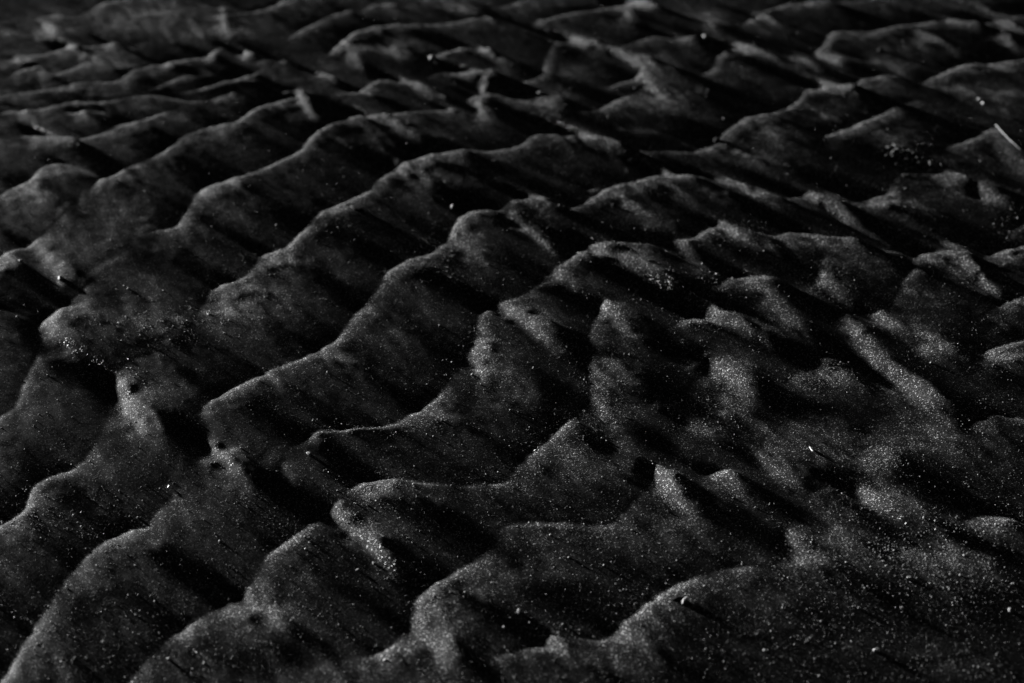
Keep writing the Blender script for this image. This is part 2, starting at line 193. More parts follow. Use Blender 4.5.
# broad slopes: (px, py, rx, ry, tone)
BL = [(872,458,14,6,.17),(700,90,14,4,.10),(770,130,14,5,.12),(932,350,12,5,.24),(990,522,26,5,.18),(925,553,38,10,.12),(832,373,9,6,.24),(822,280,7,6,.24),(480,350,8,16,.24),(462,238,9,12,.24),(412,262,12,4,.26),(275,258,8,4,.24),(405,163,18,4,.27),(560,275,8,7,.27),(372,492,14,6,.27),(545,204,8,4,.25),(600,190,14,4,.22),
      (603,375,9,18,.17),(432,615,10,20,.20),(655,92,14,6,.15),(880,203,20,4,.27),(165,325,34,9,.10),(228,308,14,10,.15),(803,558,6,7,.19),(1000,361,14,4,.24),(4,262,6,8,.24),
      (92,58,16,6,.15),(50,72,14,3,.13),(125,66,14,4,.13),(20,60,16,3,.12),(20,110,16,3,.14),(60,88,30,3,.10),(150,22,50,10,.09),(195,75,20,4,.11),(30,22,20,6,.07),(270,75,20,6,.08),(330,65,10,8,.08),(250,20,30,8,.06),(735,378,10,10,.22),(700,425,14,10,.13),(820,430,20,10,.11),(560,450,14,14,.10),(620,460,20,14,.09),
      (760,320,18,10,.13),(905,290,14,10,.11),(930,310,18,12,.09),(330,270,24,14,.065),(370,350,30,14,.07),(430,330,18,20,.07),(290,200,26,10,.07),(130,215,20,10,.08),(480,430,22,12,.07),
      (520,390,14,16,.09),(640,130,30,5,.09),(740,150,20,10,.09),(500,180,24,5,.10),(700,115,18,8,.08),(810,110,18,8,.10),(950,45,20,6,.10),(900,55,20,6,.09),(580,70,16,8,.09),(1000,90,16,6,.10),
      (660,303,16,9,.010),(668,320,8,5,.010),(850,168,20,13,.022),(903,357,12,10,.008),(772,398,9,14,.008),(943,482,17,14,.006),(458,540,18,8,.010),(552,385,9,20,.012),(190,430,7,26,.010),
      (705,330,18,4,.014),(350,451,34,5,.012),(668,425,10,18,.012),(76,188,6,11,.02),(770,257,10,6,.015),(985,277,12,7,.012),(873,297,8,7,.015),(640,198,30,4,.02),(560,262,8,5,.02),
      (800,640,80,22,.040),(950,655,60,18,.040),(700,640,34,22,.032),(560,598,44,12,.026),(200,575,30,16,.032),(90,610,26,16,.035),(340,600,30,14,.03),(270,655,30,12,.028),(150,480,16,12,.03),
      (400,545,20,7,.05),(620,575,26,6,.028),(60,440,18,12,.035),(60,370,12,12,.04),(140,260,14,10,.03),(200,255,22,12,.035),(60,150,18,4,.02),(840,490,14,6,.03),(745,530,16,12,.03),(740,465,12,8,.03),
      (208,1,14,3,.02),(470,60,14,4,.01),(645,28,8,6,.012),(624,66,12,4,.02),(570,50,10,6,.03),(700,66,8,4,.012),(500,108,7,7,.010),(318,106,5,8,.012),(400,33,24,2,.02),(808,44,12,4,.012),(855,57,10,3,.02),
      (990,14,12,3,.015),(740,25,4,10,.02),(565,128,20,3,.015),(760,85,10,6,.05),(130,400,2,2,.3),(1010,190,10,5,.02),(965,225,16,4,.03)]

X0, X1, Y0, Y1, DX = -0.78, 0.78, 0.54, 2.04, 0.0011
NX = int(round((X1 - X0) / DX)); NY = int(round((Y1 - Y0) / DX))
SUN_EL, SUN_AZ = math.radians(3.5), math.radians(-46)     # low, behind the scene and a little to the left
def catmull(p, n=5):
    if len(p) < 3: return [list(map(float, q)) for q in p]
    P = [p[0]] + list(p) + [p[-1]]; out = []
    for i in range(1, len(P) - 2):
        for k in range(n):
            t = k / n
            out.append([0.5 * (2*P[i][j] + (P[i+1][j]-P[i-1][j])*t + (2*P[i-1][j]-5*P[i][j]+4*P[i+1][j]-P[i+2][j])*t*t
                        + (3*P[i][j]-P[i-1][j]-3*P[i+1][j]+P[i+2][j])*t**3) for j in range(3)])
    out.append(list(map(float, p[-1]))); return out
def extend(p):
    p = [list(map(float, q)) for q in p]
    for e, s in ((0, 1), (-1, -2)):
        x, y = p[e][:2]
        if x <= 3 or x >= W - 3 or y <= 3 or y >= H - 4:
            dx, dy = x - p[s][0], y - p[s][1]; l = math.hypot(dx, dy) + 1e-6
            q = [x + dx / l * 70, y + dy / l * 70 * (0.5 if y < 100 else 1), p[e][2]]
            if e == 0: p.insert(0, q)
            else: p.append(q)
    return p
def solve(val, fixed, it):
    ny, nx = val.shape
    if min(ny, nx) > 24:
        h, w = (ny + 1) // 2, (nx + 1) // 2
        V = np.zeros((h*2, w*2)); F = np.zeros((h*2, w*2)); V[:ny, :nx] = val * fixed; F[:ny, :nx] = fixed
        Fc = F.reshape(h, 2, w, 2).sum((1, 3)); Vc = V.reshape(h, 2, w, 2).sum((1, 3)) / np.maximum(Fc, 1)
        u = solve(Vc, Fc > 0, it + 20)
        u = np.repeat(np.repeat(u, 2, 0), 2, 1)[:ny, :nx]
    else:
        u = np.full((ny, nx), val[fixed].mean() if fixed.any() else 0.3)
    u = np.where(fixed, val, u)
    for _ in range(it):
        p = np.pad(u, 1, 'edge')
        a = (p[:-2, 1:-1] + p[2:, 1:-1] + p[1:-1, :-2] + p[1:-1, 2:]) * 0.25
        u = np.where(fixed, val, a)
    return u
def blur(a, s):
    r = max(1, int(3 * s)); k = np.exp(-0.5 * (np.arange(-r, r+1) / s) ** 2); k /= k.sum()
    for ax in (0, 1):
        p = np.pad(a, [(r, r) if q == ax else (0, 0) for q in (0, 1)], 'edge'); o = np.zeros_like(a)
        for i, w_ in enumerate(k):
            sl = [slice(None), slice(None)]; sl[ax] = slice(i, i + a.shape[ax]); o += w_ * p[tuple(sl)]
        a = o
    return a
def field(shp, s, aniso=1.0):
    a = rng.standard_normal(shp); a = blur(a, s) if aniso == 1 else blur(a, s)
    return a / a.std()
# ------------------------------------------------------------------ tone of every slope: bright = tilted to the low sun, dark = tilted away
def bri(l): return float(np.interp(l, [.3, .5, .7, .85, .95, 1.05, 1.15, 1.25], [.05, .07, .11, .16, .25, .37, .48, .55]))
def rbri(l): return float(np.interp(l, [-.3, .1, .3, .5, .7, .85, .95, 1.05, 1.2], [.008, .015, .03, .065, .10, .145, .20, .27, .40]))
def pdense(p, step=0.7):
    out = []
    for a, b in zip(p[:-1], p[1:]):
        n = max(1, int(math.hypot(b[0]-a[0], b[1]-a[1]) / step))
        for k in range(n): out.append([a[i] + (b[i]-a[i]) * k / n for i in range(len(a))])
    out.append(list(p[-1])); return np.array(out)
def persp(y): return float(np.interp(y, [0, 150, 350, 683], [.38, .6, .9, 1.25]))
def tone_points():
    """list of (px, py, tone, priority)"""
    S = []
    for pts, w, foot in CR:
        if pts[0][0] > pts[-1][0]: pts = pts[::-1]
        p = pdense(catmull(extend(pts))); t = np.gradient(p[:, :2], axis=0)
        k = np.ones(9) / 9
        for c in (0, 1): t[:, c] = np.convolve(np.pad(t[:, c], 4, 'edge'), k, 'valid')
        t /= np.linalg.norm(t, axis=1)[:, None] + 1e-9
        vary = np.convolve(rng.standard_normal(len(p) + 60), np.hanning(61), 'valid')[:len(p)]; vary = 1 + .22 * vary / (vary.std() + 1e-6)
        for (x, y, l), (tx, ty), vr in zip(p, t, vary):
            nx, ny = -ty, tx               # towards the viewer's side of the crest
            s = persp(y); b = max(.05, bri(l) * min(1.5, max(.4, vr)) * (.50 + .66 * abs(tx) ** 1.6))
            wd_ = s * (.6 + 1.5 * max(0, l - .85))
            S.append((x + nx * .6 * s, y + ny * .6 * s, b, 3)); S.append((x + nx * 3.0 * wd_, y + ny * 3.0 * wd_, b * 1.0, 2)); S.append((x + nx * 5.5 * wd_, y + ny * 5.5 * wd_, b * .70, 1))
            S.append((x + nx * 12 * wd_, y + ny * 12 * wd_, .30 * b + .035, 0)); S.append((x + nx * 24 * s, y + ny * 24 * s, .07, 0))
            f = max(0, min(1, (l - .3) * 1.6)); dk = .06 * (1 - f) + .012 * f
            S.append((x - nx * 1.6 * s, y - ny * 1.6 * s, dk, 3)); S.append((x - nx * 7 * s, y - ny * 7 * s, dk * 1.4 + .004, 1)); S.append((x - nx * 15 * s, y - ny * 15 * s, .04 , 0))
    for pts in RD:
        for x, y, l in pdense(catmull(extend(pts))):
            b = rbri(l); s = persp(y)
            for o in (-1.2, 0, 1.2): S.append((x + o * s * .6, y + o * s, b, 2))
    for x, y, rx, ry, b in BL:
        for _ in range(int(rx * ry * .5) + 6):
            a = rng.uniform(0, 6.283); r = math.sqrt(rng.uniform()) * .8
            S.append((x + math.cos(a) * r * rx, y + math.sin(a) * r * ry, b, 2))
    return S
TP = tone_points()
TPX = np.array(TP)
def to_grid(zmap):
    """tones on the ground, each traced point dropped onto the current relief"""
    z = np.zeros(len(TPX))
    for _ in range(3):
        a = (TPX[:, 0] - W / 2) / FPX; b = -(TPX[:, 1] - H / 2) / FPX
        t = (z - CAM_H) / (-sp + b * cp); gx = a * t; gy = (cp + b * sp) * t
        fi = np.clip(((gy - Y0) / DX).astype(int), 0, NY - 1); fj = np.clip(((gx - X0) / DX).astype(int), 0, NX - 1)
        z = zmap[fi, fj] if zmap is not None else z
        if zmap is None: break
    ok = (gy > Y0) & (gy < Y1) & (gx > X0) & (gx < X1)
    fi, fj = fi[ok], fj[ok]; v = TPX[ok, 2]; p = TPX[ok, 3].astype(int)
    pr = np.full((NY, NX), -1); np.maximum.at(pr, (fi, fj), p)
    top = p == pr[fi, fj]; val = np.zeros((NY, NX)); cnt = np.zeros((NY, NX))
    np.add.at(val, (fi[top], fj[top]), v[top]); np.add.at(cnt, (fi[top], fj[top]), 1)
    keep = pr == 3
    for q in (2, 1, 0):
        m = pr == q; r = 1 if q >= 1 else 3; hi = pr > q; d = hi.copy()
        for i in range(-r, r + 1):
            for j in range(-r, r + 1): d |= np.roll(np.roll(hi, i, 0), j, 1)
        keep |= m & ~d
    fx = keep & (cnt > 0)
    return blur(solve(np.where(fx, val / np.maximum(cnt, 1), 0), fx, 30), 0.7)
def integrate(s):
    """height whose slope along the sun's bearing is s, smooth across it, flat over long distances"""
    py_, px_ = s.shape; P = 128; q = np.pad(s, P, 'linear_ramp')
    ky = 2 * np.pi * np.fft.fftfreq(q.shape[0], DX)[:, None]; kx = 2 * np.pi * np.fft.fftfreq(q.shape[1], DX)[None]
    lx, ly = math.sin(SUN_AZ), math.cos(SUN_AZ)          # unit vector towards the sun
    wl = kx * lx + ky * ly; wt = kx * ly - ky * lx
    F = np.fft.fft2(q); Z = np.conj(1j * wl) * F / (wl**2 + LAM * wt**2 + (2 * np.pi / LONG) ** 2)
    return np.real(np.fft.ifft2(Z))[P:P+py_, P:P+px_]
LAM, LONG, SP = 0.008, 1.2, 1.7
NLC, GAIN = 0.65, 1.1
LOC, EVEN = 40, 1.0
# small wrinkles and drag marks of the run-off, stretched across the ripples
def streaks(sa, sb, ang):
    q = rng.standard_normal((NY, NX)); ky = np.fft.fftfreq(NY)[:, None]; kx = np.fft.fftfreq(NX)[None]
    c_, s_ = math.cos(ang), math.sin(ang); u_ = kx * c_ + ky * s_; v_ = -kx * s_ + ky * c_
    q = np.real(np.fft.ifft2(np.fft.fft2(q) * np.exp(-2 * (math.pi ** 2) * ((u_ * sa) ** 2 + (v_ * sb) ** 2)))); return q / q.std()
WR = 0.12 * streaks(12, 4, math.radians(125)) + 0.14 * streaks(7, 2.0, math.radians(115)) + 0.12 * streaks(2.2, 1.3, math.radians(120)) + 0.05 * streaks(18, 12, 0)
hz = None
for it in range(3):
    B = to_grid(None if hz is None else blur(hz, 5)) * np.exp(.65 * WR)
    B = B + 0.6 * (B - blur(B, 6)) + 0.4 * (B - blur(B, 2))     # keep the crest lines crisp
    T = np.clip(B - .012, 0.002, .6) ** SP
    r_ = T.mean() / blur(T, LOC); T = T * np.where(r_ < 1, r_ ** .85, r_ ** .1); w_ = T[90:-90, 250:-250].mean()
    nl = math.sin(SUN_EL) / w_ * T                     # how squarely each spot should face the sun
    nl = NLC * np.tanh(nl / NLC); s_ = GAIN * (nl - nl[90:-90, 250:-250].mean())
    hz = -integrate(s_)
    hz -= hz[90:-90, 250:-250].mean(); hz += 0.004
rough = 0.6 * field(hz.shape, 9) + 0.30 * field(hz.shape, 4.0) + 0.14 * field(hz.shape, 1.8)
hz = hz + 0.00005 * rough
# ---- procedural ripples for the beach beyond the traced part
def ripples(x, y):
    wx = x + 0.03*np.sin(9*y+1.3) + 0.02*np.sin(23*x+7*y) + 0.010*np.sin(47*y-21*x)
    wy = y + 0.035*np.sin(8*x+0.4) + 0.018*np.sin(27*x-9*y) + 0.008*np.sin(61*x+17*y)
    p = (0.76*wx - 0.65*wy) * 13.0 + 0.35*np.sin(5*x-3*y) + 0.25*np.sin(31*x+22*y) + 0.12*np.sin(70*x-45*y)
    f = p - np.floor(p)
    s = np.where(f < 0.2, f / 0.2, 1 - (f - 0.2) / 0.8)
    s = 3*s*s - 2*s*s*s
    return 0.0046 * (0.15 + (0.65 + 0.35*np.sin(19*x+11*y)*np.sin(17*y-23*x)) * s) + 0.0005*(np.sin(90*x+40*y+3*np.sin(35*y))+np.sin(75*y-60*x+3*np.sin(28*x))) 

def axis_nonuni(lo, hi, step, far, g=1.12):
    c = list(np.arange(lo, hi, step)); s = step; a = c[0]; left = []
    while a > -far: s = min(s * g, far); a -= s; left.append(a)
    s = step; b = c[-1]; right = []
    while b < far: s *= g; b += s; right.append(b)
    return np.array(left[::-1] + c + right)
xs = axis_nonuni(-0.60, 0.60, 0.00095, 400)
ys = [0.60]
while ys[-1] < 1.80: ys.append(ys[-1] + 0.00095 * (0.7 + 0.9 * (ys[-1] - 0.6)))
c = list(ys); s = 0.002; b = c[-1]
while b < 900: s *= 1.08; b += s; c.append(b)
s = 0.001; b = c[0]; lo = []
while b > -400: s *= 1.12; b -= s; lo.append(b)
ys = np.array(lo[::-1] + c)
GX, GY = np.meshgrid(xs, ys)
def sample(a, x, y):
    fx = np.clip((x - X0) / DX - 0.5, 0, NX - 1.001); fy = np.clip((y - Y0) / DX - 0.5, 0, NY - 1.001)
    j = fx.astype(int); i = fy.astype(int); tx = fx - j; ty = fy - i
    return (a[i, j]*(1-tx)*(1-ty) + a[i, j+1]*tx*(1-ty) + a[i+1, j]*(1-tx)*ty + a[i+1, j+1]*tx*ty)
def authored_mask(x, y):
    half = 0.093 + 0.257 * np.maximum(y, 0.1)
    m = np.clip((half + 0.10 - np.abs(x)) / 0.085, 0, 1) * np.clip((y - 0.60) / 0.03, 0, 1) * np.clip((1.84 - y) / 0.12, 0, 1)
    return m * m * (3 - 2 * m)
def height(x, y):
    x = np.asarray(x, float); y = np.asarray(y, float)
    m = authored_mask(x, y)
    d = np.hypot(x, y - 1)
    rp = ripples(x, y) * np.clip(1 - (d - 4) / 8, 0, 1)
    return m * sample(hz, x, y) + (1 - m) * rp
GZ = height(GX, GY)

def grid_mesh(name, GX, GY, GZ):
    ny, nx = GX.shape
    co = np.stack([GX, GY, GZ], -1).reshape(-1, 3).astype(np.float32)
    idx = np.arange(ny * nx).reshape(ny, nx)
    q = np.stack([idx[:-1, :-1], idx[:-1, 1:], idx[1:, 1:], idx[1:, :-1]], -1).reshape(-1).astype(np.int32)
    me = bpy.data.meshes.new(name); nf = len(q) // 4
    me.vertices.add(len(co)); me.vertices.foreach_set('co', co.ravel())
    me.loops.add(len(q)); me.loops.foreach_set('vertex_index', q)
    me.polygons.add(nf); me.polygons.foreach_set('loop_start', np.arange(0, nf * 4, 4, dtype=np.int32))
    me.update(calc_edges=True); me.polygons.foreach_set('use_smooth', np.ones(nf, bool)); return me

# ------------------------------------------------------------------ materials
def new_mat(name):
    m = bpy.data.materials.new(name); m.use_nodes = True; nt = m.node_tree; nt.nodes.clear()
    o = nt.nodes.new('ShaderNodeOutputMaterial'); return m, nt, o
def N(nt, typ, **kw):
    n = nt.nodes.new(typ)
    for k, v in kw.items():
        if k in n.inputs: n.inputs[k].default_value = v
        else: setattr(n, k, v)
    return n

def sand_material():
    m, nt, out = new_mat('black_volcanic_sand'); L = nt.links.new
    tc = N(nt, 'ShaderNodeTexCoord'); P = tc.outputs['Object']
    # every grain is one Voronoi cell: its own tone and the tilt of its own facet
    v1 = N(nt, 'ShaderNodeTexVoronoi', Scale=2100.0); L(P, v1.inputs['Vector'])
    v2 = N(nt, 'ShaderNodeTexVoronoi', Scale=2500.0); L(P, v2.inputs['Vector'])
    sep = N(nt, 'ShaderNodeSeparateColor'); L(v1.outputs['Color'], sep.inputs['Color'])
    sep2 = N(nt, 'ShaderNodeSeparateColor'); L(v2.outputs['Color'], sep2.inputs['Color'])
    # tone : mostly black basalt, a minority of grey grains
    r1 = N(nt, 'ShaderNodeValToRGB'); r1.color_ramp.interpolation = 'LINEAR'
    e = r1.color_ramp.elements; e[0].position = 0.0; e[0].color = (.006, .006, .006, 1)
    e[1].position = 1.0; e[1].color = (.75, .75, .75, 1)
    for p, c_ in ((.5, .016), (.8, .04), (.94, .10)): x = e.new(p); x.color = (c_, c_, c_, 1)
    L(sep.outputs['Red'], r1.inputs['Fac'])
    # patches where the sand is paler and coarser
    n1 = N(nt, 'ShaderNodeTexNoise', Scale=16.0, Detail=4.0, Roughness=.6); L(P, n1.inputs['Vector'])
    rr = N(nt, 'ShaderNodeMapRange'); rr.inputs['From Min'].default_value = .35; rr.inputs['From Max'].default_value = .7
    rr.inputs['To Min'].default_value = .7; rr.inputs['To Max'].default_value = 1.35
    L(n1.outputs['Fac'], rr.inputs['Value'])
    mx = N(nt, 'ShaderNodeVectorMath', operation='SCALE'); L(r1.outputs['Color'], mx.inputs[0]); L(rr.outputs['Result'], mx.inputs['Scale'])
    # facets
    geo = N(nt, 'ShaderNodeNewGeometry')
    bump = N(nt, 'ShaderNodeBump', Strength=0.12, Distance=0.0004)
    nb = N(nt, 'ShaderNodeTexNoise', Scale=900.0, Detail=3.0, Roughness=.7); L(P, nb.inputs['Vector'])
    L(nb.outputs['Fac'], bump.inputs['Height'])
    bump2 = N(nt, 'ShaderNodeBump', Strength=0.15, Distance=0.0006)
    nb2 = N(nt, 'ShaderNodeTexNoise', Scale=180.0, Detail=4.0, Roughness=.65); L(P, nb2.inputs['Vector'])
    L(nb2.outputs['Fac'], bump2.inputs['Height']); L(bump2.outputs['Normal'], bump.inputs['Normal'])
    def facet(col, k):
        s = N(nt, 'ShaderNodeVectorMath', operation='SUBTRACT'); s.inputs[1].default_value = (.5, .5, .5); L(col, s.inputs[0])
        sc = N(nt, 'ShaderNodeVectorMath', operation='SCALE'); sc.inputs['Scale'].default_value = k; L(s.outputs[0], sc.inputs[0])
        a = N(nt, 'ShaderNodeVectorMath', operation='ADD'); L(bump.outputs['Normal'], a.inputs[0]); L(sc.outputs[0], a.inputs[1])
        nn = N(nt, 'ShaderNodeVectorMath', operation='NORMALIZE'); L(a.outputs[0], nn.inputs[0]); return nn.outputs[0]
    f1 = facet(v1.outputs['Color'], 0.10)
    bs = N(nt, 'ShaderNodeBsdfPrincipled', Roughness=.75); bs.inputs['Specular IOR Level'].default_value = .018
    L(mx.outputs[0], bs.inputs['Base Color']); L(f1, bs.inputs['Normal'])
    # the wet film between the grains shines broadly
    gl = N(nt, 'ShaderNodeBsdfGlossy', Roughness=.4); gl.inputs['Color'].default_value = (.8, .8, .8, 1)
    L(facet(v2.outputs['Color'], 1.1), gl.inputs['Normal'])
    th = N(nt, 'ShaderNodeMath', operation='GREATER_THAN'); th.inputs[1].default_value = .95; L(sep2.outputs['Green'], th.inputs[0])
    ml = N(nt, 'ShaderNodeMath', operation='MULTIPLY'); ml.inputs[1].default_value = .04; L(th.outputs[0], ml.inputs[0])
    mix = N(nt, 'ShaderNodeMixShader'); L(ml.outputs[0], mix.inputs[0]); L(bs.outputs[0], mix.inputs[1]); L(gl.outputs[0], mix.inputs[2])
    L(mix.outputs[0], out.inputs['Surface']); return m
SAND = sand_material()

def stone_mat(name, lo, hi, scale, rough, spec=.5):
    m, nt, out = new_mat(name); L = nt.links.new
    tc = N(nt, 'ShaderNodeTexCoord')
    n = N(nt, 'ShaderNodeTexNoise', Scale=scale, Detail=5.0, Roughness=.6); L(tc.outputs['Object'], n.inputs['Vector'])
    r = N(nt, 'ShaderNodeValToRGB'); e = r.color_ramp.elements
    e[0].position = .35; e[0].color = (lo, lo, lo, 1); e[1].position = .68; e[1].color = (hi, hi, hi, 1); L(n.outputs['Fac'], r.inputs['Fac'])
    b = N(nt, 'ShaderNodeBump', Strength=.5, Distance=.0003); L(n.outputs['Fac'], b.inputs['Height'])
    bs = N(nt, 'ShaderNodeBsdfPrincipled', Roughness=rough); bs.inputs['Specular IOR Level'].default_value = spec
    L(r.outputs['Color'], bs.inputs['Base Color']); L(b.outputs['Normal'], bs.inputs['Normal']); L(bs.outputs[0], out.inputs['Surface']); return m
M_PALE = stone_mat('pale_mineral', .16, .42, 900, .6, .2)
M_CRUST = stone_mat('dried_crust', .12, .30, 900, .7, .1)
M_DARK = stone_mat('dark_basalt', .003, .010, 700, .8, .05)
M_SHELL = stone_mat('shell', .5, .8, 500, .35)
M_STRAW = stone_mat('dry_straw', .30, .55, 400, .7, .1)
M_FIBRE = stone_mat('pale_fibre', .3, .55, 600, .6)
M_GRIT = stone_mat('pale_grit', .05, .45, 300, .6, .3)

# ------------------------------------------------------------------ the sand
sand = bpy.data.objects.new('sand', grid_mesh('sand', GX, GY, GZ)); scene.collection.objects.link(sand)
sand.data.materials.append(SAND); sand['kind'] = 'structure'

# ------------------------------------------------------------------ loose pale grit : one object, uncountable
def hit(px, py):
    """ground point seen at a traced point, on the relief (iterated, first crossing)"""
    z = 0.022; x, y = ground(px, py, z)
    for k in range(90):
        if float(height(x, y)) >= z: break
        z -= 0.0004; x, y = ground(px, py, z)
    return x, y, float(height(x, y))
ico = bmesh.new(); bmesh.ops.create_icosphere(ico, subdivisions=1, radius=1.0)
IV = np.array([v.co[:] for v in ico.verts]); ico.verts.ensure_lookup_table(); IF = np.array([[v.index for v in f.verts] for f in ico.faces]); ico.free()
def grit(name, xs, ys, rad, mat, sink=.25):
    n = len(xs); z = height(xs, ys)
    A = rng.standard_normal((n, 3, 3)); Q, _ = np.linalg.qr(A)
    sc = rng.uniform(.55, 1.25, (n, 1, 3)); v = IV[None] * sc * (1 + .18 * rng.standard_normal((n, len(IV), 1)))
    v = np.einsum('nij,nkj->nki', Q, v) * rad[:, None, None]
    v += np.stack([xs, ys, z + rad * (1 - 2 * sink) * .6], -1)[:, None]
    f = (IF[None] + (np.arange(n) * len(IV))[:, None, None]).reshape(-1, 3)
    me = bpy.data.meshes.new(name); me.vertices.add(n * len(IV)); me.vertices.foreach_set('co', v.reshape(-1).astype(np.float32))
    me.loops.add(f.size); me.loops.foreach_set('vertex_index', f.reshape(-1).astype(np.int32)); me.polygons.add(len(f))
    me.polygons.foreach_set('loop_start', np.arange(0, f.size, 3, dtype=np.int32)); me.update(calc_edges=True)
    o = bpy.data.objects.new(name, me); scene.collection.objects.link(o); me.materials.append(mat); o['kind'] = 'stuff'; return o
# denser where grit gathers: (px, py, spread x, spread y, count)
GP = [(165,325,38,14,900),(235,300,25,16,450),(260,400,30,15,300),(130,400,12,22,350),(215,455,14,8,120),(70,500,40,16,350),(30,520,22,12,250),
      (440,255,16,22,500),(400,262,16,6,250),(480,350,14,20,500),(370,428,40,5,400),(375,488,24,7,500),(345,522,12,8,250),(300,535,18,10,300),
      (430,610,16,22,500),(550,640,14,8,160),(640,605,24,14,300),(560,440,24,18,450),(600,385,16,22,500),(600,425,14,10,220),(605,250,30,8,500),(660,285,18,16,200),
      (700,315,16,8,400),(725,285,22,10,350),(740,230,18,8,300),(730,385,16,18,450),(705,420,22,16,350),(830,375,20,12,550),(828,280,14,12,400),
      (880,460,26,14,450),(670,490,10,12,250),(930,350,20,14,250),(995,360,18,10,300),(880,200,22,8,350),(912,160,16,12,160),(1000,520,22,8,300),
      (940,555,45,18,500),(900,545,30,18,350),(980,590,35,16,350),(830,580,40,30,350),(800,555,12,10,250),(900,620,70,35,600),(760,630,60,35,300),(985,420,20,12,250),(860,500,25,12,300),
      (630,190,30,10,250),(530,210,16,10,250),(340,215,25,12,200),(270,260,18,8,250),(110,540,45,16,250),(150,640,60,30,500),(50,640,30,30,350),(270,600,30,16,250),
      (505,485,24,8,200),(580,530,60,14,300),(1010,225,12,10,180),(960,480,30,12,180)]
pts = []
for px, py, sx, sy, n in GP:
    n = int(n * 0.8); pts.append(np.stack([px + sx * rng.standard_normal(n), py + sy * rng.standard_normal(n)], 1))
nn = 19000; q = np.stack([rng.uniform(-30, W + 30, nn), rng.uniform(0, H + 30, nn)], 1); pts.append(q)
P2 = np.concatenate(pts)
gx = []; gy = []
for px, py in P2:
    x, y = ground(px, py, 0.006); gx.append(x); gy.append(y)
gx = np.array(gx); gy = np.array(gy)
ex = rng.uniform(-1.3, 1.3, 9000); ey = rng.uniform(.25, 3.0, 9000)
ok = authored_mask(ex, ey) < .5; gx = np.concatenate([gx, ex[ok]]); gy = np.concatenate([gy, ey[ok]])
rad = 0.00017 * np.exp(.5 * rng.standard_normal(len(gx)))
coarse = (np.hypot((gx[:len(P2)] * 0 + P2[:, 0] - 930) / 75, (P2[:, 1] - 560) / 34) < 1); rad[:len(P2)][coarse] *= 1.25
rad = np.clip(rad, .0001, .0009)
grit('pale_grit', gx, gy, rad, M_GRIT)

# ------------------------------------------------------------------ single finds lying on the sand
def tag(o, label, cat, group=None):
    o['label'] = label; o['category'] = cat
    if group: o['group'] = group
def link_bm(name, bm, mat, smooth=True):
    me = bpy.data.meshes.new(name); bm.to_mesh(me); bm.free()
    if smooth:
        for p in me.polygons: p.use_smooth = True
    me.materials.append(mat); o = bpy.data.objects.new(name, me); scene.collection.objects.link(o); return o
def normal_at(x, y, e=.0012):
    zx = (float(height(x+e, y)) - float(height(x-e, y))) / (2*e); zy = (float(height(x, y+e)) - float(height(x, y-e))) / (2*e)
    return Vector((-zx, -zy, 1)).normalized()
def pebble(name, px, py, size, mat, label, cat, seed, flat=(1, .75, .55), rot=0., sink=.25, group=None):
    r = random.Random(seed); bm = bmesh.new(); bmesh.ops.create_icosphere(bm, subdivisions=3, radius=1.0)
    cuts = [(Vector((r.gauss(0,1), r.gauss(0,1), r.gauss(0,1))).normalized(), r.uniform(.55, .85)) for _ in range(9)]
    for v in bm.verts:
        for nrm, d in cuts:
            k = v.co.dot(nrm)
            if k > d: v.co -= nrm * (k - d) * .85
        v.co *= 1 + .03 * r.gauss(0, 1)
        v.co = Vector((v.co.x * flat[0], v.co.y * flat[1], v.co.z * flat[2])) * size
    o = link_bm(name, bm, mat)
    x, y, z = hit(px, py); n = normal_at(x, y)
    o.rotation_mode = 'QUATERNION'
    o.rotation_quaternion = n.to_track_quat('Z', 'Y') @ Euler((0, 0, rot)).to_quaternion()
    if 'dark' in name: sink = .46
    o.location = Vector((x, y, z)) + n * size * flat[2] * (1 - 2 * sink); tag(o, label, cat, group); return o

# straw
def strand(name, pxs, r0, r1, mat, label, cat, lift):
    P = []
    for px, py, lf in pxs:
        x, y, z = hit(px, py); x, y = ground(px, py, z + lf); P.append(Vector((x, y, float(z) + lf)))
    bm = bmesh.new(); rings = []; K = 8
    P = [Vector(p) for p in catmull([tuple(p) for p in P], 6)]
    for i, p in enumerate(P):
        t = (P[min(i+1, len(P)-1)] - P[max(i-1, 0)]).normalized(); s = t.cross(Vector((0, 0, 1))).normalized(); w = s.cross(t)
        k = i / (len(P) - 1); r = r0 + (r1 - r0) * k
        rings.append([bm.verts.new(p + (s * math.cos(a) + w * math.sin(a) * .7) * r) for a in [2*math.pi*q/K for q in range(K)]])
    for a, b in zip(rings[:-1], rings[1:]):
        for q in range(K): bm.faces.new((a[q], a[(q+1) % K], b[(q+1) % K], b[q]))
    bm.faces.new(rings[0]); bm.faces.new(rings[-1][::-1])
    bmesh.ops.recalc_face_normals(bm, faces=bm.faces)
    o = link_bm(name, bm, mat); 
    c0 = sum((v.co for v in o.data.vertices), Vector()) / len(o.data.vertices)
    for v in o.data.vertices: v.co -= c0
    o.location = c0; tag(o, label, cat); return o
strand('straw', [(996,125,.0012),(1004,134,.0022),(1012,142,.0026),(1021,150,.0016)], .0004, .0003, M_STRAW,
       'thin straight pale straw lying across the dark ripple near the top right corner', 'straw', 0)
strand('curved_fibre', [(683,604,.0004),(684,600,.0012),(687,597,.0010)], .0008, .0006, M_FIBRE,
       'short pale curved fibre beside a dark dimple on the front ripple, bottom centre', 'plant fibre', 0)

